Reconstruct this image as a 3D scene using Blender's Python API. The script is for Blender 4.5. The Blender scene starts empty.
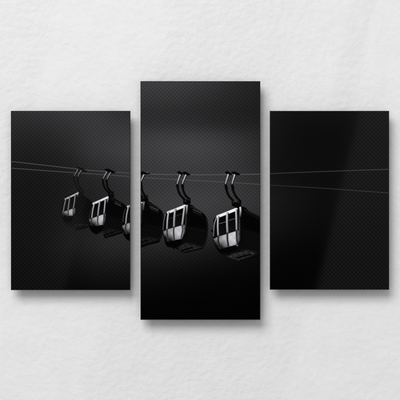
import bpy, bmesh, math
import numpy as np

# ------------------------------------------------------------------ camera
S = bpy.context.scene
COL = S.collection
PX = 0.003                      # one photo pixel on the panel fronts is 3 mm
FRONT = 0.044                   # panel fronts stand 44 mm off the wall
D = 5.0                         # camera to panel fronts

cam_d = bpy.data.cameras.new('camera')
cam_d.sensor_width = 36.0
cam_d.lens = 36.0 * D / (400 * PX)
cam_d.clip_end = 200.0
cam = bpy.data.objects.new('camera', cam_d)
cam.location = (0, -(FRONT + D), 0)
cam.rotation_euler = (math.radians(90), 0, 0)
COL.objects.link(cam)
S.camera = cam

# ------------------------------------------------------------------ light
S.view_settings.view_transform = 'Standard'
S.view_settings.look = 'None'
S.view_settings.exposure = 0.0
S.view_settings.gamma = 1.0

w = bpy.data.worlds.new('World')
S.world = w
w.use_nodes = True
bg = w.node_tree.nodes['Background']
bg.inputs['Color'].default_value = (1.0, 1.0, 1.0, 1)
bg.inputs['Strength'].default_value = 0.25


def area(name, loc, target, sx, sy, radiance, roll=0.0, col=(1, 1, 1), spread=180.0):
    d = bpy.data.lights.new(name, 'AREA')
    d.shape = 'RECTANGLE'
    d.size, d.size_y = sx, sy
    d.energy = radiance * math.pi * sx * sy
    d.color = col
    d.spread = math.radians(spread)
    o = bpy.data.objects.new(name, d)
    COL.objects.link(o)
    from mathutils import Vector
    v = Vector(target) - Vector(loc)
    q = v.to_track_quat('-Z', 'Y')
    o.rotation_euler = q.to_euler()
    o.location = loc
    if roll:
        o.rotation_euler.rotate_axis('Z', roll)
    return o


# big soft key, upper left
area('key_softbox', (-2.9, -7.2, 5.2), (0, 0, 0), 6.2, 4.6, 7.2)
# two tall leaning strip boxes behind the camera; the print's sheen mirrors them
area('strip_softbox', (1.34, -5.0, 0.0), (1.34, 0, 0), 1.0, 3.2, 2.5, math.radians(-13.3))
area('strip_softbox', (-1.30, -5.0, 0.0), (-1.30, 0, 0), 1.2, 3.2, 1.6, math.radians(-13.3))

# narrow beams from high up rake the wall with faint leaning streaks
area('beam', (-0.395, -1.65, 1.65), (-0.395, 0, 0), 0.34, 1.15, 0.058, math.radians(-18), spread=1.0)
area('beam', (0.32, -1.65, 2.02), (0.32, 0, 0.37), 0.17, 0.46, 0.060, math.radians(-18), spread=1.0)
area('beam', (0.615, -1.65, 1.65), (0.615, 0, 0), 0.42, 1.15, 0.072, math.radians(-18), spread=1.0)

# ------------------------------------------------------------------ materials
def new_mat(name):
    m = bpy.data.materials.new(name)
    m.use_nodes = True
    nt = m.node_tree
    return m, nt, nt.nodes, nt.links, nt.nodes['Principled BSDF']


def math_node(N, L, op, a, b=None):
    n = N.new('ShaderNodeMath')
    n.operation = op
    for i, v in enumerate((a, b)):
        if v is None:
            continue
        if isinstance(v, (int, float)):
            n.inputs[i].default_value = v
        else:
            L.new(v, n.inputs[i])
    return n.outputs[0]


# white plaster wall
wall_m, nt, N, L, P = new_mat('plaster')
tc = N.new('ShaderNodeTexCoord')
P.inputs['Roughness'].default_value = 0.9
P.inputs['Specular IOR Level'].default_value = 0.15


def noise(scale, detail, rough, dist=0.0):
    n = N.new('ShaderNodeTexNoise')
    n.inputs['Scale'].default_value = scale
    n.inputs['Detail'].default_value = detail
    n.inputs['Roughness'].default_value = rough
    n.inputs['Distortion'].default_value = dist
    L.new(tc.outputs['Object'], n.inputs['Vector'])
    return n.outputs['Fac']


n1 = noise(56, 2, 0.45, 0.1)
n2 = noise(120, 3, 0.5, 0.1)
n3 = noise(14, 2, 0.5)
h = math_node(N, L, 'ADD', math_node(N, L, 'MULTIPLY', n1, 1.0), math_node(N, L, 'MULTIPLY', n2, 0.35))
h = math_node(N, L, 'ADD', h, math_node(N, L, 'MULTIPLY', n3, 0.9))
b = N.new('ShaderNodeBump')
b.inputs['Strength'].default_value = 0.5
b.inputs['Distance'].default_value = 0.0041
L.new(h, b.inputs['Height'])
L.new(b.outputs['Normal'], P.inputs['Normal'])
cr = N.new('ShaderNodeMapRange')
cr.inputs['From Min'].default_value = 0.3
cr.inputs['From Max'].default_value = 0.7
cr.inputs['To Min'].default_value = 0.82
cr.inputs['To Max'].default_value = 0.845
L.new(n3, cr.inputs['Value'])
cc = N.new('ShaderNodeCombineColor')
for i in range(3):
    L.new(cr.outputs['Result'], cc.inputs[i])
L.new(cc.outputs['Color'], P.inputs['Base Color'])

# printed film: pigment carried by the mesh, fine twill weave pressed into the film
ink_m, nt, N, L, P = new_mat('printed_film')
tc = N.new('ShaderNodeTexCoord')
sep = N.new('ShaderNodeSeparateXYZ')
L.new(tc.outputs['Object'], sep.inputs[0])
k = 2 * math.pi / (4 * PX)
sx = math_node(N, L, 'SINE', math_node(N, L, 'MULTIPLY', sep.outputs[0], k))
sz = math_node(N, L, 'SINE', math_node(N, L, 'MULTIPLY', sep.outputs[2], k))
chk = math_node(N, L, 'MULTIPLY', sx, sz)
dia = math_node(N, L, 'SINE', math_node(N, L, 'MULTIPLY', math_node(N, L, 'ADD', sep.outputs[0], sep.outputs[2]), k))
weave = math_node(N, L, 'ADD', math_node(N, L, 'MULTIPLY', chk, 0.6), math_node(N, L, 'MULTIPLY', dia, 0.4))
att = N.new('ShaderNodeVertexColor')
att.layer_name = 'ink'
bw = N.new('ShaderNodeRGBToBW')
L.new(att.outputs['Color'], bw.inputs[0])
amp = math_node(N, L, 'MULTIPLY', math_node(N, L, 'MINIMUM', bw.outputs[0], 0.04), 0.29)
wv = math_node(N, L, 'MULTIPLY', weave, amp)
mx = N.new('ShaderNodeVectorMath')
mx.operation = 'ADD'
L.new(att.outputs['Color'], mx.inputs[0])
L.new(wv, mx.inputs[1])
L.new(mx.outputs[0], P.inputs['Base Color'])
ws = math_node(N, L, 'MULTIPLY_ADD', weave, 0.018)
ws.node.inputs[2].default_value = 0.032
L.new(ws, P.inputs['Specular IOR Level'])
P.inputs['Roughness'].default_value = 0.05

# panel board: black edge band
edge_m, nt, N, L, P = new_mat('black_edge')
tc = N.new('ShaderNodeTexCoord')
nn = N.new('ShaderNodeTexNoise')
nn.inputs['Scale'].default_value = 300
L.new(tc.outputs['Object'], nn.inputs['Vector'])
cr = N.new('ShaderNodeMapRange')
cr.inputs['To Min'].default_value = 0.006
cr.inputs['To Max'].default_value = 0.012
L.new(nn.outputs['Fac'], cr.inputs['Value'])
cc = N.new('ShaderNodeCombineColor')
for i in range(3):
    L.new(cr.outputs['Result'], cc.inputs[i])
L.new(cc.outputs['Color'], P.inputs['Base Color'])
P.inputs['Roughness'].default_value = 0.5
P.inputs['Specular IOR Level'].default_value = 0.15

# ------------------------------------------------------------------ the wall
bm = bmesh.new()
vs = [bm.verts.new(v) for v in ((-4, 0, -3), (4, 0, -3), (4, 0, 3), (-4, 0, 3))]
bm.faces.new(vs)
me = bpy.data.meshes.new('wall')
bm.to_mesh(me)
bm.free()
me.materials.append(wall_m)
wall = bpy.data.objects.new('wall', me)
wall['kind'] = 'structure'
COL.objects.link(wall)


# ------------------------------------------------------------------ the printed picture (ink laid out in print pixels)
def lin(v):
    v = np.asarray(v, float) / 255.0
    return np.where(v <= 0.04045, v / 12.92, ((v + 0.055) / 1.055) ** 2.4)


STEP = 0.32
PANELS = {                      # print pixel rectangles x0, y0, x1, y1
    'left': (11.45, 111.45, 129.75, 289.55),
    'middle': (141.05, 81.75, 259.75, 319.25),
    'right': (270.45, 111.45, 388.55, 289.15),
}


def smooth_poly(pts, n=6, closed=False):
    pts = np.array(pts, float)
    if len(pts) < 3:
        return pts
    out = []
    m = len(pts)
    rng = range(m) if closed else range(m - 1)
    for i in rng:
        p1, p2 = pts[i], pts[(i + 1) % m]
        p0 = pts[(i - 1) % m] if (closed or i > 0) else 2 * p1 - p2
        p3 = pts[(i + 2) % m] if (closed or i + 2 < m) else 2 * p2 - p1
        for t in np.arange(n) / n:
            out.append(0.5 * ((2 * p1) + (-p0 + p2) * t + (2 * p0 - 5 * p1 + 4 * p2 - p3) * t * t
                              + (-p0 + 3 * p1 - 3 * p2 + p3) * t ** 3))
    if not closed:
        out.append(pts[-1])
    return np.array(out)


def seg_dist(X, Y, a, b):
    dx, dy = b[0] - a[0], b[1] - a[1]
    l2 = dx * dx + dy * dy + 1e-12
    t = np.clip(((X - a[0]) * dx + (Y - a[1]) * dy) / l2, 0, 1)
    return np.hypot(X - a[0] - t * dx, Y - a[1] - t * dy)


def poly_sd(X, Y, pts):
    d = np.full(X.shape, 1e9)
    ins = np.zeros(X.shape, bool)
    m = len(pts)
    for i in range(m):
        a, b_ = pts[i], pts[(i + 1) % m]
        d = np.minimum(d, seg_dist(X, Y, a, b_))
        c = ((a[1] > Y) != (b_[1] > Y))
        xi = (b_[0] - a[0]) * (Y - a[1]) / (b_[1] - a[1] + 1e-12) + a[0]
        ins ^= c & (X < xi)
    return np.where(ins, -d, d)


class Sheet:
    """ink of one panel: corner lattice of values, cell lattice of part ids"""

    def __init__(s, rect):
        x0, y0, x1, y1 = rect
        s.rect = rect
        nx, ny = int(round((x1 - x0) / STEP)), int(round((y1 - y0) / STEP))
        s.xs = np.linspace(x0, x1, nx + 1)
        s.ys = np.linspace(y0, y1, ny + 1)
        s.X, s.Y = np.meshgrid(s.xs, s.ys)
        s.cx = (s.xs[1:] + s.xs[:-1]) / 2
        s.cy = (s.ys[1:] + s.ys[:-1]) / 2
        s.ink = np.zeros(s.X.shape)
        s.ids = np.zeros((ny, nx), int)
        s.parts = ['sky']       # index -> key

    def window(s, bb, arr):
        i0, i1 = np.searchsorted(arr, [bb[0], bb[1]])
        return slice(i0, i1)

    def put(s, sdf, bb, val, key, feather, alpha=1.0):
        """blend val (number or f(X,Y), in print grey 0-255) where the sdf is negative"""
        pad = feather + 0.5
        bx, by = (bb[0] - pad, bb[2] + pad), (bb[1] - pad, bb[3] + pad)
        sx_, sy_ = s.window(bx, s.xs), s.window(by, s.ys)
        X, Y = s.X[sy_, sx_], s.Y[sy_, sx_]
        if X.size:
            a = np.clip(0.5 - sdf(X, Y) / (1.5 * feather), 0, 1)
            a = a * a * (3 - 2 * a) * alpha
            v = val(X, Y) if callable(val) else val
            s.ink[sy_, sx_] = s.ink[sy_, sx_] * (1 - a) + v * a
        if key is not None:
            sx_, sy_ = s.window(bx, s.cx), s.window(by, s.cy)
            if s.cx[sx_].size and s.cy[sy_].size:
                X, Y = np.meshgrid(s.cx[sx_], s.cy[sy_])
                m = sdf(X, Y) < 0
                if m.any():
                    if key not in s.parts:
                        s.parts.append(key)
                    s.ids[sy_, sx_][m] = s.parts.index(key)


SHEETS = {k_: Sheet(r) for k_, r in PANELS.items()}


def fill(pts, val, key=None, f=0.45, alpha=1.0):
    pts = np.array(pts, float)
    bb = (*pts.min(0), *pts.max(0))
    for s in SHEETS.values():
        s.put(lambda X, Y: poly_sd(X, Y, pts), bb, val, key, f, alpha)


def line(pts, width, val, key=None, f=0.4, alpha=1.0, smooth=True):
    pts = smooth_poly(pts) if smooth else np.array(pts, float)
    w_ = np.broadcast_to(np.asarray(width, float), (1,))[0]
    bb = (*(pts.min(0) - w_), *(pts.max(0) + w_))

    def sd(X, Y):
        d = np.full(X.shape, 1e9)
        for a, b_ in zip(pts[:-1], pts[1:]):
            d = np.minimum(d, seg_dist(X, Y, a, b_))
        return d - w_ / 2
    for s in SHEETS.values():
        s.put(sd, bb, val, key, f, alpha)


def grad(p, q, v0, v1, gamma=1.0):
    """value running from v0 at point p to v1 at point q"""
    dx, dy = q[0] - p[0], q[1] - p[1]
    l2 = dx * dx + dy * dy

    def fn(X, Y):
        t = np.clip(((X - p[0]) * dx + (Y - p[1]) * dy) / l2, 0, 1) ** gamma
        return v0 + (v1 - v0) * t
    return fn


def spline_rows(xk, yk, grid, X, Y):
    """smooth interpolation of a table of print greys"""
    def cub(k_, v, t):                     # monotone-ish cubic (Hermite, finite differences)
        k_ = np.asarray(k_, float)
        m = np.gradient(v, k_, axis=0)
        i = np.clip(np.searchsorted(k_, t) - 1, 0, len(k_) - 2)
        h_ = (k_[i + 1] - k_[i])
        u = np.clip((t - k_[i]) / h_, 0, 1)
        sh = (-1,) + (1,) * (v.ndim - 1)
        u, h_ = u.reshape(sh), h_.reshape(sh)
        return ((2 * u ** 3 - 3 * u ** 2 + 1) * v[i] + (u ** 3 - 2 * u ** 2 + u) * h_ * m[i]
                + (-2 * u ** 3 + 3 * u ** 2) * v[i + 1] + (u ** 3 - u ** 2) * h_ * m[i + 1])
    g = np.array(grid, float)
    r = cub(yk, g, Y[:, 0])
    return np.maximum(cub(xk, r.T, X[0]).T, 0)


# ---- the printed sky
s = SHEETS['left']
s.ink = spline_rows([11, 40, 70, 100, 130], [111, 130, 150, 170, 190, 215, 245, 270, 290], [
    [44, 48, 53, 52, 45],
    [35, 36, 44, 54, 56],
    [24, 25, 35, 54, 63],
    [17, 17, 25, 43, 54],
    [12, 13, 21, 36, 47],
    [9, 11, 22, 36, 47],
    [6, 11, 25, 37, 41],
    [3, 6, 14, 21, 22],
    [2, 3, 6, 8, 9]], s.X, s.Y)
s = SHEETS['middle']
s.ink = spline_rows([140, 170, 200, 230, 260], [81, 98, 113, 124, 136, 147, 158, 170, 185, 205, 230, 250, 275, 300, 320], [
    [62, 63, 57, 45, 35],
    [54, 54, 47, 39, 32],
    [46, 45, 41, 35, 30],
    [48, 48, 45, 38, 33],
    [57, 61, 60, 51, 39],
    [61, 67, 67, 58, 43],
    [59, 64, 64, 57, 43],
    [56, 60, 60, 55, 44],
    [54, 58, 60, 57, 49],
    [57, 62, 64, 58, 50],
    [49, 51, 50, 42, 32],
    [35, 34, 29, 21, 13],
    [16, 13, 9, 6, 4],
    [4, 3, 2, 2, 1],
    [1, 1, 1, 1, 1]], s.X, s.Y)
s = SHEETS['right']
s.ink = spline_rows([270, 290, 320, 355, 389], [111, 140, 170, 200, 225, 255, 290], [
    [25, 19, 17, 18, 19],
    [21, 15, 12, 13, 14],
    [19, 15, 13, 12, 12],
    [25, 20, 13, 10, 9],
    [20, 15, 9, 6, 5],
    [7, 5, 3, 2, 2],
    [1, 1, 1, 1, 1]], s.X, s.Y)

# ---- the printed cables
line([(9, 161.2), (75, 168.7), (90, 170.4), (112, 172.0), (130.5, 173.1)], 0.62, 88, 'upper_cable', smooth=False)
line([(9, 168.0), (75, 172.8), (104, 174.7), (130.5, 176.6)], 0.62, 84, 'lower_cable', smooth=False)
line([(139, 173.7), (165, 174.5), (200, 174.8), (230, 174.6), (262, 174.1)], 0.62, 98, 'upper_cable', smooth=False)
line([(139, 177.4), (170, 179.1), (200, 180.8), (230, 182.4), (262, 184.5)], 0.6, 86, 'lower_cable', smooth=False)
line([(268, 173.7), (320, 171.6), (391, 169.2)], 0.62, grad((270, 0), (389, 0), 66, 74), 'upper_cable', smooth=False)
line([(268, 184.9), (320, 188.0), (391, 193.1)], 0.62, grad((270, 0), (389, 0), 50, 64), 'lower_cable', smooth=False)


# ---- the five printed cable cars
def car(n, c):
    """c: traced outlines; dk = ink of the darkest parts, hi = ink of the bright metal"""
    dk, hi = c['dk'], c['hi']
    K = lambda part: (n, part)
    # hull: side wall, end wall and belly in one silhouette
    hp = smooth_poly(c['hull'], 5, True)
    fill(hp, grad((0, hp[:, 1].min() + 12), (0, hp[:, 1].max()), dk * 0.8, dk + 7), K('body'), f=0.7)
    for pts, wd, v in c.get('edges', []):
        line(pts, wd, v, None, f=0.7, alpha=0.8)
    for pts, v in c.get('tone', []):
        fill(pts, v, None, f=1.6)
    if 'under' in c:
        uv = c['under_v']
        fill(c['under'], lambda X, Y: uv * (0.82 + 0.22 * np.sin(X * 0.8 + Y * 0.5) * np.sin(Y * 1.1 - X * 0.25)), K('underside'), f=1.4)
    for pts, wd in c.get('skid', []):
        line(pts, wd, dk * 0.6, K('skid'), f=0.5, smooth=False)
    for pts, v in c.get('rooflines', []):
        line(pts, 0.8, v, K('roof_rail'), f=0.6, smooth=False)
    if 'bumper' in c:
        fill(smooth_poly(c['bumper'], 5, True), 2, K('bumper'), f=0.7)
    # bright end wall
    if 'lower' in c:
        pts = np.array(c['lower'])
        cx_, cy_ = pts.mean(0)
        lo, up = pts.max(0), pts.min(0)
        gx = grad((up[0], 0), (lo[0], 0), -1, 1)
        gy = grad((0, up[1]), (0, lo[1]), 0, 1)

        def shade(X, Y, gx=gx, gy=gy):
            u, v = gx(X, Y), gy(X, Y)
            left = np.clip((-u + 0.30) / 1.2, 0, 1)
            low = np.clip((v - 0.50) / 0.5, 0, 1)
            b_ = 1.02 - 0.42 * left ** 1.2 - 0.42 * low ** 1.6 - 0.75 * left * low - 0.85 * np.clip((u - 0.62) / 0.38, 0, 1) ** 0.8
            return hi * 0.94 * np.clip(b_ + 0.05 * np.sin(X * 0.9 + 1) * np.sin(Y * 0.8), 0.06, 1.1)
        fill(c['lower'], shade, K('end_panel'), f=0.6)
    for pts in c.get('frame_fill', []):
        fill(pts, 6, None, f=0.5)
    for i, pts in enumerate(c.get('panes', [])):
        fill(pts, grad((max(p[0] for p in pts), min(p[1] for p in pts)), (min(p[0] for p in pts), max(p[1] for p in pts)), 2, 20, 1.6), K('window_%d' % i), f=0.5)
    for pts, v in c.get('pane_bars', []):
        line(pts, 0.6, v, None, f=0.5, smooth=False)
    bars = sorted(c.get('frame', []), key=lambda b_: abs(b_[0][0][1] - b_[0][-1][1]) > abs(b_[0][0][0] - b_[0][-1][0]))
    for pts, wd, v0, v1 in bars:
        upright = abs(pts[0][1] - pts[-1][1]) > abs(pts[0][0] - pts[-1][0])
        if not upright:                    # head rail: bright and deep
            line([(x, y + wd * 0.18) for x, y in pts], wd * 1.35, grad(pts[0], pts[-1], v0 * hi / 190, v1 * hi / 190),
                 K('window_frame'), f=0.5, smooth=False)
            continue
        if wd > 0.95:                      # the rebate on the far side of each bar
            line([(x + wd * 0.55, y) for x, y in pts], wd * 0.5, 34, None, f=0.5)
            line([(x + wd * 0.02, y) for x, y in pts], wd * 0.8, grad(pts[0], pts[-1], v0 * hi / 210, v1 * hi / 210), K('window_frame'), f=0.5)
            line([(x - wd * 0.28, y) for x, y in pts], wd * 0.25, grad(pts[0], pts[-1], v0 * hi / 190, v1 * hi / 200), None, f=0.4)
            continue
        line(pts, wd, grad(pts[0], pts[-1], v0 * hi / 210, v1 * hi / 210), K('window_frame'), f=0.5, smooth=len(pts) > 2)
    for pts, wd, v in c.get('seams', []):
        line(pts, wd * 1.35, v * 0.62, None, f=0.6, smooth=len(pts) > 2)
        line([(x - wd * 0.75, y) for x, y in pts], 0.35, v * 2.6, None, f=0.5, alpha=0.35)
    # hanger
    for i, pts in enumerate(c.get('arms', [])):
        line(pts, c.get('arm_w', 1.9) * 1.12, c['arm_v'], K('hanger_arm_%d' % i), f=0.5)
        if n >= 3:
            line([(x - 0.45, y + 0.1) for x, y in pts[1:]], 0.3, 52, None, f=0.5, alpha=0.55)
    if 'joint' in c:
        for pts_i, pts in enumerate(c['joint']):
            fill(pts, c['arm_v'] * 0.8, K('hanger_joint_%d' % pts_i), f=0.5)
    for x, y, r, v in c.get('rings', []):
        fill([(x + r * math.cos(t), y + r * math.sin(t)) for t in np.linspace(0, 2 * math.pi, 10)[:-1]], v, None, f=0.6)
    for pts_i, pts in enumerate(c.get('grips', [])):
        fill(pts, c['arm_v'] * 0.8, K('cable_grip_%d' % pts_i), f=0.5)
    for i, (a, b_, v) in enumerate(c.get('rods', [])):
        line([(a[0] + 0.75, a[1]), (b_[0] + 0.7, b_[1])], 1.3, c['arm_v'], K('hanger_arm_%d' % i), f=0.5, smooth=False)
        line([a, b_], c.get('rod_w', 1.15), grad(a, b_, v, v * 0.72), K('hanger_arm_%d' % i), f=0.45, smooth=False)


car(1, dict(
    dk=10, hi=184, arm_v=11, arm_w=1.5, rod_w=0.85,
    hull=[(64.6, 198.5), (78.6, 192.6), (88.0, 198.5), (92.5, 203.5), (93.5, 212), (90, 222), (86.5, 226), (79, 226.6), (72, 227.2),
          (65.4, 225.2), (61.6, 218.5), (60.8, 212)],
    tone=[([(81, 198), (90, 203), (91, 211), (81, 214)], 10), ([(62, 217), (73, 216), (74, 224), (66, 224)], 13)],
    under=[(74, 225), (80, 223.4), (88.5, 225), (81, 228.6)], under_v=34,
    skid=[([(76.5, 229.8), (88.5, 226.4)], 1.4), ([(75.5, 228), (84, 225.5)], 1.0), ([(76.5, 229.8), (75.8, 227.8)], 1)],
    rooflines=[([(83.5, 195), (90.3, 199.6)], 26)],
    lower=[(61.3, 213.6), (63.4, 211.6), (75.6, 207.4), (75.2, 212.3), (72.6, 215.6), (63.4, 216.2)],
    bumper=[(62.5, 217.0), (72.5, 216.4), (71.5, 221.5), (65.5, 222)],
    frame_fill=[[(65.2, 199.2), (77.6, 193.4), (75.6, 207.6), (63.0, 212)]],
    panes=[[(66.8, 199.2), (69.0, 198.2), (67.6, 209.6), (64.2, 210.8)], [(70.7, 197.2), (74.4, 195.6), (72.7, 207.5), (69.0, 209.0)]],
    frame=[([(65.9, 198.9), (64.3, 205.5), (63.0, 212.3)], 1.0, 150, 130), ([(69.7, 197.2), (68.8, 204), (68.0, 210.2)], 1.2, 140, 130),
           ([(75.2, 194.6), (74.4, 202), (73.3, 208.0)], 1.1, 150, 135), ([(65.4, 198.9), (77.6, 193.1)], 1.2, 175, 205),
           ([(78.4, 192.3), (77.4, 196.4)], 0.9, 205, 70)],
    seams=[([(68.0, 210.5), (68.2, 215.8)], 0.8, 60), ([(73.2, 208.5), (73.0, 214.6)], 0.7, 70), ([(63.2, 212.5), (63.8, 215.8)], 0.7, 50)],
    arms=[[(74.1, 176.0), (73.9, 178.6), (74.6, 182), (76.2, 186.2), (79.2, 190.2)],
          [(77.7, 176.4), (77.5, 179), (78.0, 183), (79.8, 187.2), (82.4, 190.6)]],
    joint=[[(78, 189.2), (83.6, 189.2), (83.8, 193.8), (78.8, 193)]],
    rings=[(81.3, 190.6, 0.9, 30)],
    grips=[[(75.6, 167.6), (78, 166.9), (81.6, 167.7), (87.2, 171.3), (85.2, 172.2), (80.2, 169.8)]],
    rods=[((77.8, 169.4), (74.3, 175.8), 128), ((81.1, 170.4), (77.8, 176.3), 128)],
))
car(2, dict(
    dk=6, hi=205, arm_v=7, arm_w=1.7, rod_w=0.95,
    hull=[(92.6, 203.6), (108.2, 196.8), (119.5, 201.4), (124.6, 204.6), (127.4, 208.5), (128, 217), (126, 226), (122.2, 233.6), (112, 231.6),
          (104, 230.6), (99.5, 233.2), (95.5, 234.2), (90.6, 230.5), (88.6, 223.5), (89.3, 213)],
    tone=[([(110, 203), (125, 209), (125.5, 219), (110, 215)], 4), ([(108, 218), (124, 223), (121, 231), (108, 228)], 10)],
    under=[(102, 231.5), (110, 228.6), (121.5, 232), (112, 236.6), (104, 236)], under_v=26,
    skid=[([(105.2, 237.6), (121.6, 232.6)], 1.6), ([(104.0, 235.2), (115, 231.6)], 1.1), ([(105.3, 237.6), (104.4, 235)], 1.2)],
    rooflines=[([(115.0, 203.0), (120.8, 206.0)], 72), ([(115.4, 201.6), (120.4, 204.0)], 40), ([(111, 198.8), (121, 203.6)], 24)],
    edges=[([(108.4, 219.4), (122.4, 223.0)], 0.5, 17), ([(114.6, 204.6), (114, 220), (113.6, 230)], 0.4, 12),
           ([(109, 229.2), (121.4, 231.8)], 0.5, 26)],
    lower=[(88.9, 220.0), (91.3, 218.2), (98, 215.6), (104.6, 213.0), (106.0, 213.2), (105.7, 218.4), (103.5, 224.6), (96.5, 225.8), (90.2, 225.2)],
    bumper=[(89.6, 226.0), (96.5, 226.6), (103.6, 225.2), (102, 230.4), (98.6, 232.6), (96.3, 234.0), (92, 231.0)],
    frame_fill=[[(93.2, 203.9), (107.8, 197.4), (106, 213.3), (91.4, 218.6)]],
    panes=[[(95.4, 204.0), (98.7, 202.5), (97.0, 215.2), (92.9, 216.8)], [(100.8, 201.6), (104.5, 200.0), (103.1, 212.8), (98.9, 214.6)]],
    frame=[([(94.2, 203.7), (92.6, 211), (91.7, 218.2)], 1.15, 190, 165), ([(99.7, 201.5), (98.5, 209), (97.8, 215.8)], 1.4, 175, 150),
           ([(105.3, 199.2), (104.7, 206), (104.0, 213.5)], 1.3, 185, 160), ([(93.4, 203.4), (107.2, 197.3)], 1.5, 200, 225),
           ([(108.3, 196.4), (107.2, 202.0)], 1.15, 225, 80), ([(92.2, 206), (90.2, 213), (89.2, 219)], 0.5, 50, 60)],
    seams=[([(97.8, 216.0), (97.6, 221), (98.0, 225.4)], 0.9, 75), ([(104.0, 213.6), (103.9, 219), (103.0, 224)], 0.9, 80),
           ([(91.5, 218.5), (91.3, 222), (92.0, 225.2)], 0.9, 60)],
    arms=[[(103.0, 178.4), (103.0, 181.5), (103.6, 185), (105.4, 188.9), (108.8, 192.8)],
          [(106.8, 178.8), (106.7, 182), (107.3, 186), (109.2, 190), (112.6, 193.8)]],
    joint=[[(107.6, 191.0), (110.5, 191.6), (113.6, 191.4), (114.2, 197.2), (108.4, 197.0)]],
    rings=[(111.0, 193.8, 1.0, 26), (113.2, 193.6, 0.6, 30)],
    grips=[[(104.0, 169.3), (106, 168.7), (108.8, 168.7), (111, 169.8), (115.8, 172.2), (113.2, 173.6), (109, 172.6), (106.5, 171.2)]],
    rods=[((106.6, 172.0), (103.1, 178.5), 165), ((110.5, 172.6), (106.9, 178.9), 165)],
))
car(3, dict(
    dk=4, hi=200, arm_v=4, arm_w=1.9, rod_w=1.05,
    hull=[(126.8, 206.4), (145.2, 201.0), (154, 204.8), (159.4, 208.6), (163.0, 213.0), (164.2, 221), (163.2, 232), (160.8, 239.5), (157.6, 242.6),
          (149, 245.0), (140, 247.6), (131, 242), (126.6, 239.2), (123.6, 233), (122.4, 226), (123.6, 214)],
    tone=[([(147, 209), (160, 215), (161, 225), (147, 222)], 3), ([(141, 227), (161, 230), (158, 239), (141, 236)], 9)],
    under=[(140, 239.0), (150, 236.8), (159, 239.4), (150, 243.6), (140, 246.0)], under_v=27,
    skid=[([(139, 246.4), (158.8, 241.4)], 1.8), ([(139, 243.0), (148, 240.4)], 1.2)],
    rooflines=[([(149.8, 206.4), (158.2, 210.2)], 82), ([(150.6, 208.4), (157.8, 212.0)], 44), ([(148, 203.0), (158.8, 208.9)], 34)],
    edges=[([(162.6, 214), (163.5, 221), (162.6, 231), (160.2, 239)], 0.5, 30), ([(145, 225.4), (162.8, 229)], 0.6, 20),
           ([(152.5, 206), (151.6, 222), (151.2, 236)], 0.5, 14), ([(141, 237.6), (150, 235.6), (160, 238.4)], 0.5, 30),
           ([(147, 209.5), (161, 215.6), (161.8, 224), (147, 221)], 0.5, 15)],
    lower=[(122.2, 226.0), (125.4, 224.0), (131, 222.4), (139, 220), (141.8, 219.6), (141.6, 222.6), (131, 233.0), (126.6, 234.2), (124.0, 233.2)],
    bumper=[(123.8, 233.8), (132, 232.8), (132, 240), (127.5, 239.5), (125, 237)],
    frame_fill=[[(127.2, 207.4), (144, 202.4), (141.6, 219.8), (125.4, 224)]],
    panes=[[(129.0, 207.6), (133.4, 205.6), (132.4, 221.4), (127.0, 223.2)], [(136, 205), (140.8, 203.6), (140, 219.6), (134.6, 221.4)]],
    frame=[([(128.4, 206.6), (126.6, 215), (125.7, 224.0)], 1.3, 180, 165), ([(134.6, 204.6), (133.4, 213), (133, 221.4)], 1.5, 175, 150),
           ([(127.8, 206.4), (141.8, 202.6)], 1.5, 190, 200),
           ([(144.0, 201.6), (143.0, 209.8)], 1.4, 165, 40), ([(141.6, 203.4), (141.0, 212), (140.6, 219.4)], 1.2, 80, 60),
           ([(125.4, 208.6), (123.6, 215), (122.8, 222)], 0.55, 75, 85)],
    seams=[([(125.8, 224.3), (125.6, 229), (126.6, 233.6)], 1.0, 70)],
    arms=[[(136.2, 181), (136.4, 186), (138, 191), (141.2, 196)],
          [(140.8, 181.2), (141.3, 185), (141.9, 189), (143.2, 193.2), (146.4, 197.2)]],
    joint=[[(141.2, 195.4), (144.6, 196.4), (147.8, 195.2), (148.4, 201.6), (141.2, 201.6)]],
    rings=[(143.4, 197.8, 0.9, 42), (146.9, 196.9, 0.7, 34)],
    grips=[[(139.6, 171.2), (143.2, 171.6), (146.0, 172.6), (149.8, 172.6), (150.0, 174.0), (146.5, 174.2), (143.5, 174.3), (140, 175.5)]],
    rods=[((138.8, 174.6), (136.2, 181), 190), ((143.9, 174.8), (140.6, 181.6), 205)],
))
line([(146.3, 172.3), (149.2, 172.5)], 0.5, 110, None, smooth=False)
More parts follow.
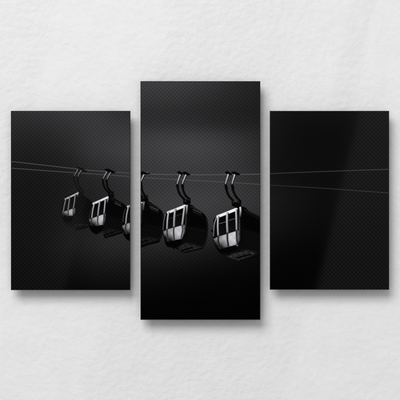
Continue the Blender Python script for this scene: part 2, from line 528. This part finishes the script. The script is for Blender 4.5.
car(4, dict(
    dk=4, hi=214, arm_v=4, arm_w=2.0, rod_w=1.15,
    hull=[(166.6, 212.6), (187.4, 204.2), (196, 208.4), (202.4, 212.4), (206.6, 217.6), (208.2, 227), (207.0, 238.5), (203.2, 247.4),
          (193, 251.2), (183, 252.6), (176, 248.6), (169, 247.0), (165.4, 243), (163.2, 234), (163.6, 224)],
    tone=[([(190, 213), (205, 220), (206, 229), (190, 226)], 2), ([(188, 231), (206, 236), (202, 246), (188, 241)], 9),
          ([(188.5, 227.5), (206.5, 232), (206.3, 233.2), (188.5, 228.8)], 12)],
    under=[(178.6, 246.6), (185, 243.4), (192, 244.6), (202.0, 247.4), (193, 250.6), (183.4, 252.2), (179, 250)], under_v=44,
    skid=[([(181.8, 250.6), (192.2, 247.4)], 1.5), ([(184.0, 252.6), (203.0, 247.9)], 1.1)],
    rooflines=[([(193.0, 209.6), (201.4, 213.2)], 66), ([(193.4, 211.6), (200.6, 215.0)], 34), ([(190.4, 206.4), (201.6, 212.2)], 40)],
    edges=[([(206.0, 218), (207.5, 227), (206.4, 238), (202.8, 246.6)], 0.5, 32), ([(187.6, 227.4), (207.2, 232)], 0.6, 20),
           ([(195.4, 209), (194.6, 228), (194.2, 243.6)], 0.5, 13), ([(201.6, 214), (201.4, 230), (200.4, 245.6)], 0.5, 13),
           ([(184.8, 243), (192, 243.8), (202.4, 246.8)], 0.5, 34), ([(189.8, 212.6), (205, 219.4), (206, 229.4), (189.8, 226)], 0.5, 15)],
    lower=[(163.3, 231.2), (167.2, 229.2), (174.5, 226.6), (182.6, 224.6), (186.0, 224.2), (185.4, 231), (181.6, 238.8), (173, 240.4), (167.8, 241.4), (164.9, 240.4)],
    bumper=[(164.8, 240.8), (168, 241.8), (174, 241.0), (181.6, 239.2), (180.6, 245.2), (176, 246.8), (173.8, 249.6), (172.6, 247), (167.4, 246.6)],
    frame_fill=[[(167.4, 213.0), (187.0, 205.2), (185.9, 224.4), (167.0, 229.4), (164, 231)]],
    panes=[[(169.5, 212.6), (173.5, 210.8), (172.5, 226.8), (168.0, 228.4)], [(176.3, 209.7), (182.4, 207.1), (180.9, 224.8), (175.2, 226.6)]],
    pane_bars=[([(169.0, 218.8), (173.0, 217.4)], 45), ([(176.0, 216.0), (181.6, 214.0)], 55)],
    frame=[([(168.4, 212.4), (167.4, 220), (166.9, 229.0)], 1.6, 195, 160), ([(175.0, 209.4), (174.2, 218), (173.8, 227.2)], 1.9, 180, 140),
           ([(184.4, 206.4), (183.2, 216), (182.0, 225.4)], 1.8, 190, 150), ([(168.0, 212.2), (184.8, 205.6)], 1.9, 205, 225),
           ([(187.0, 204.8), (186.8, 209), (186.2, 214.6)], 1.5, 215, 60), ([(186.0, 214), (185.8, 224.2)], 1.0, 45, 60),
           ([(165.4, 214.4), (163.8, 221), (163.0, 230.0)], 0.7, 120, 100)],
    seams=[([(173.8, 227.2), (173.6, 233), (174.1, 240.2)], 1.1, 78), ([(182.1, 225.2), (182.4, 231), (181.0, 238)], 1.0, 92),
           ([(167.0, 229.4), (167.2, 235), (168.4, 241.0)], 1.0, 70)],
    arms=[[(177.1, 183.2), (177.6, 187.5), (178.6, 191.4), (180.7, 195.5), (184.2, 199.2)],
          [(182.2, 183.4), (182.7, 188), (183.7, 191.8), (185.4, 195.4), (188.8, 198.8)]],
    joint=[[(183.0, 198.4), (186.5, 199.6), (190.4, 197.6), (190.6, 203.4), (187, 205), (183.4, 204)],
           [(176.3, 184.6), (178.7, 184.2), (178.9, 187.2), (176.6, 187.4)], [(181.3, 184.8), (183.8, 184.6), (184.0, 187.4), (181.6, 187.6)]],
    rings=[(185.4, 200.8, 0.9, 46), (188.6, 199.6, 0.8, 40)],
    grips=[[(176.9, 172.0), (178.4, 171.0), (180.4, 171.4), (183.2, 173.4), (182.2, 175.2), (179.4, 174.4)],
           [(182.4, 172.4), (184.4, 171.4), (186.4, 172.0), (190.4, 174.4), (189.2, 175.6), (185.4, 175.2), (183.4, 174.4)]],
    rods=[((180.1, 174.9), (177.1, 183.6), 210), ((185.7, 175.0), (182.2, 183.6), 215)],
))
car(5, dict(
    dk=4, hi=218, arm_v=4, arm_w=2.1, rod_w=1.25,
    hull=[(216.4, 216.2), (240.6, 206.6), (250, 211.6), (260.5, 216.6), (268, 223), (270, 238), (265, 254), (259, 256.6),
          (250, 259.4), (239.6, 261.6), (231, 259.2), (225.8, 256.6), (219.6, 252.6), (215.6, 247.2), (213.0, 238), (213.4, 226)],
    tone=[([(243, 229.5), (262, 236.5), (262, 249), (243, 247)], 10), ([(242.5, 213.0), (262, 221), (262, 234), (242.5, 227)], 2)],
    under=[(225.5, 256.0), (232, 253.6), (239, 252.2), (247.5, 250.2), (256.5, 253.4), (247, 257.8), (239.5, 260.6), (231.5, 258.6)], under_v=52,
    skid=[([(236.6, 258.0), (250.4, 254.2)], 1.5), ([(240.0, 260.8), (260.8, 255.2)], 1.0)],
    rooflines=[([(244.6, 209.6), (261, 217.4)], 34), ([(246, 212.2), (261, 219.4)], 18)],
    edges=[([(241.4, 229.6), (262, 236.4)], 0.6, 22), ([(241, 250), (248, 249.4), (258, 252.4)], 0.5, 34),
           ([(250.6, 212.8), (250, 232), (249.4, 249)], 0.5, 14), ([(257.2, 216.6), (256.8, 234), (256, 251)], 0.5, 12),
           ([(242.4, 213), (262, 221.4)], 0.5, 15), ([(242.4, 227), (262, 233.6)], 0.5, 14)],
    lower=[(213.6, 238.6), (218.4, 236.2), (227.0, 233.2), (235.6, 230.4), (240.4, 229.4), (240.2, 240), (237.0, 244.6), (228, 246.8), (221.0, 249.0), (216.6, 247.4)],
    bumper=[(217.0, 248.0), (221.4, 249.6), (228.4, 247.6), (237.4, 245.2), (236, 250.6), (231.6, 252.2), (229.0, 256.0), (227.2, 253), (220.4, 253.0)],
    frame_fill=[[(217.0, 217.0), (240.6, 207.6), (240.3, 229.8), (218.2, 236.6), (214, 238.6)]],
    panes=[[(219.3, 217.6), (225.4, 215.2), (225.3, 233.2), (218.9, 235.0)], [(228.3, 213.9), (234.7, 211.4), (235.1, 230.2), (228.6, 232.6)]],
    pane_bars=[([(219.2, 223.8), (225.4, 221.9)], 105), ([(228.4, 220.6), (234.7, 218.6)], 100)],
    frame=[([(218.0, 216.4), (217.7, 226), (218.1, 236.0)], 1.7, 200, 150), ([(227.0, 212.9), (226.9, 222), (227.4, 233.2)], 2.1, 185, 140),
           ([(235.9, 209.6), (236.3, 220), (236.5, 230.6)], 1.9, 195, 140), ([(217.8, 216.2), (236.2, 208.9)], 2.1, 215, 232),
           ([(240.2, 207.4), (240.5, 211), (239.9, 216.4)], 1.9, 232, 70), ([(239.2, 216), (239.4, 229.4)], 1.2, 40, 70),
           ([(216.4, 217.4), (214.2, 225), (213.5, 236.0)], 0.9, 165, 110)],
    seams=[([(227.3, 233.2), (227.4, 239), (228.4, 246.4)], 1.3, 62), ([(236.5, 230.6), (236.7, 237), (237.4, 243.8)], 1.3, 75),
           ([(218.2, 236.2), (218.4, 242), (220.4, 248.4)], 1.2, 55)],
    arms=[[(225.4, 183.2), (226.1, 187.6), (227.0, 191.6), (228.8, 195.8), (233.2, 201.0)],
          [(232.0, 183.2), (232.5, 187.6), (233.7, 192.0), (235.9, 196.4), (239.6, 200.8)]],
    joint=[[(231.6, 201.0), (236, 202.4), (240.6, 199.8), (241.4, 201), (241.0, 206.6), (236, 207.8), (232.0, 205.8)],
           [(225.0, 186.4), (227.6, 186.0), (227.9, 189.2), (225.4, 189.6)], [(231.2, 186.4), (233.9, 186.0), (234.3, 189.2), (231.6, 189.6)]],
    rings=[(233.6, 201.8, 0.9, 40), (238.6, 202.4, 0.9, 36), (237.2, 245.6, 0.7, 150)],
    grips=[[(224.9, 172.0), (227.2, 171.0), (229.2, 172.2), (232.0, 173.4), (231.8, 175.2), (228.4, 174.8), (226, 173.6)],
           [(231.4, 171.6), (235.0, 171.6), (240.4, 174.0), (239.4, 175.2), (235.4, 175.2), (232.2, 173.2)]],
    rods=[((228.2, 174.6), (225.4, 183.6), 215), ((234.6, 174.8), (232.0, 183.6), 220)],
))
# latch between the last two cars
fill([(210.8, 229.8), (212.6, 229.6), (213.4, 231.6), (211, 232)], 6, (5, 'body'), f=0.6)

# ------------------------------------------------------------------ turn the ink into meshes
RNG = np.random.default_rng(7)


def blur(a, n):
    for _ in range(n):
        p = np.pad(a, 1, mode='edge')
        a = (p[:-2, 1:-1] + p[2:, 1:-1] + p[1:-1, :-2] + p[1:-1, 2:] + 2 * p[1:-1, 1:-1]) / 6
    return a


def ink_mesh(name, sheet, mask, origin):
    """one flat mesh out of the cells of a mask"""
    ny, nx = mask.shape
    jj, ii = np.nonzero(mask)
    W = nx + 1
    quads = np.stack([jj * W + ii, (jj + 1) * W + ii, (jj + 1) * W + ii + 1, jj * W + ii + 1], 1)
    used, inv = np.unique(quads, return_inverse=True)
    inv = inv.reshape(quads.shape)
    vj, vi = used // W, used % W
    co = np.zeros((len(used), 3), np.float32)
    co[:, 0] = (sheet.xs[vi] - 200) * PX - origin[0]
    co[:, 1] = -(FRONT + 0.0003) - origin[1]
    co[:, 2] = (200 - sheet.ys[vj]) * PX - origin[2]
    me_ = bpy.data.meshes.new(name)
    me_.vertices.add(len(used))
    me_.vertices.foreach_set('co', co.ravel())
    me_.loops.add(quads.size)
    me_.loops.foreach_set('vertex_index', inv.astype(np.int32).ravel())
    me_.polygons.add(len(quads))
    me_.polygons.foreach_set('loop_start', np.arange(0, quads.size, 4, dtype=np.int32))
    me_.update(calc_edges=True)
    at = me_.color_attributes.new('ink', 'FLOAT_COLOR', 'POINT')
    v = sheet.lin_ink[vj, vi]
    colr = np.ones((len(used), 4), np.float32)
    colr[:, 0], colr[:, 1], colr[:, 2] = v * 1.005, v * 0.975, v * 1.035
    at.data.foreach_set('color', colr.ravel())
    me_.materials.append(ink_m)
    me_.validate()
    return me_


def link(name, me_, parent):
    o = bpy.data.objects.new(name, me_)
    COL.objects.link(o)
    o.parent = parent
    return o


def board_mesh(rect, origin):
    x0, y0, x1, y1 = rect
    g = 0.6
    xa, xb = (x0 - g - 200) * PX - origin[0], (x1 + g - 200) * PX - origin[0]
    za, zb = (200 - y1 - g) * PX - origin[2], (200 - y0 + g) * PX - origin[2]
    bm_ = bmesh.new()
    bmesh.ops.create_cube(bm_, size=1.0)
    for v in bm_.verts:
        v.co.x = xb if v.co.x > 0 else xa
        v.co.z = zb if v.co.z > 0 else za
        v.co.y = (-(FRONT - 0.009) if v.co.y > 0 else -FRONT) - origin[1]
    bmesh.ops.bevel(bm_, geom=list(bm_.edges), offset=0.0006, segments=2, affect='EDGES', profile=0.6)
    me_ = bpy.data.meshes.new('board')
    bm_.to_mesh(me_)
    bm_.free()
    me_.materials.append(edge_m)
    return me_


def hanger_frame_mesh(rect, origin):
    """the smaller box frame behind the board that holds it off the wall"""
    x0, y0, x1, y1 = rect
    ins, bar = 0.055, 0.030
    xa, xb = (x0 - 200) * PX - origin[0] + ins, (x1 - 200) * PX - origin[0] - ins
    za, zb = (200 - y1) * PX - origin[2] + ins, (200 - y0) * PX - origin[2] - ins
    ya, yb = -(FRONT - 0.0095), -0.0005
    bm_ = bmesh.new()
    rings = []
    for y in (ya, yb):
        for d in (0.0, bar):
            rings.append([bm_.verts.new(p) for p in ((xa + d, y, za + d), (xb - d, y, za + d), (xb - d, y, zb - d), (xa + d, y, zb - d))])
    fo, fi, bo, bi = rings
    for i in range(4):
        j = (i + 1) % 4
        bm_.faces.new((fo[i], fo[j], fi[j], fi[i]))
        bm_.faces.new((bo[j], bo[i], bi[i], bi[j]))
        bm_.faces.new((bo[i], bo[j], fo[j], fo[i]))
        bm_.faces.new((bi[j], bi[i], fi[i], fi[j]))
    me_ = bpy.data.meshes.new('hanging_frame')
    bm_.to_mesh(me_)
    bm_.free()
    me_.materials.append(edge_m)
    return me_


LABEL = {
    'left': 'shorter dark panel at left, showing two whole printed cable cars and part of another',
    'middle': 'tallest dark panel in the middle of the triptych, with the two largest printed cable cars',
    'right': 'shorter dark panel at right with only two thin printed cables and no cable car',
}
CAR_LABEL = {
    1: 'smallest and faintest printed cable car',
    2: 'second smallest printed cable car',
    3: 'printed cable car cut in two by the gap between panels',
    4: 'printed cable car shown whole on the middle panel',
    5: 'largest printed cable car, cut off by the panel edge',
}
for key, rect in PANELS.items():
    sheet = SHEETS[key]
    g = sheet.ink.copy()
    grain = blur(RNG.normal(0, 1, g.shape), 2)
    g = np.maximum(g + grain * (1.1 + g * 0.010), 0.5)
    sheet.lin_ink = lin(g)
    x0, y0, x1, y1 = rect
    origin = (((x0 + x1) / 2 - 200) * PX, 0.0, (200 - y1) * PX)
    root = bpy.data.objects.new('art_panel', None)
    root.empty_display_size = 0.05
    root.location = origin
    root['label'] = LABEL[key]
    root['category'] = 'art panel'
    root['group'] = 'panels of the triptych'
    COL.objects.link(root)
    link('board', board_mesh(rect, origin), root)
    link('hanging_frame', hanger_frame_mesh(rect, origin), root)
    cars = {}
    for n in range(1, 6):                  # a car's body first, then what hangs on it
        if (n, 'body') in sheet.parts:
            m = sheet.ids == sheet.parts.index((n, 'body'))
            if m.any():
                cars[n] = link('printed_cable_car', ink_mesh('printed_cable_car', sheet, m, origin), root)
                cars[n]['label'] = CAR_LABEL[n]
    for idx, pk in enumerate(sheet.parts):
        m = sheet.ids == idx
        if not m.any():
            continue
        if pk == 'sky':
            link('printed_sky', ink_mesh('printed_sky', sheet, m, origin), root)
        elif isinstance(pk, str):
            o = link('printed_cable', ink_mesh('printed_cable', sheet, m, origin), root)
        elif pk[1] != 'body':
            nm = pk[1].rstrip('0123456789').rstrip('_')
            link(nm, ink_mesh(nm, sheet, m, origin), cars[pk[0]])
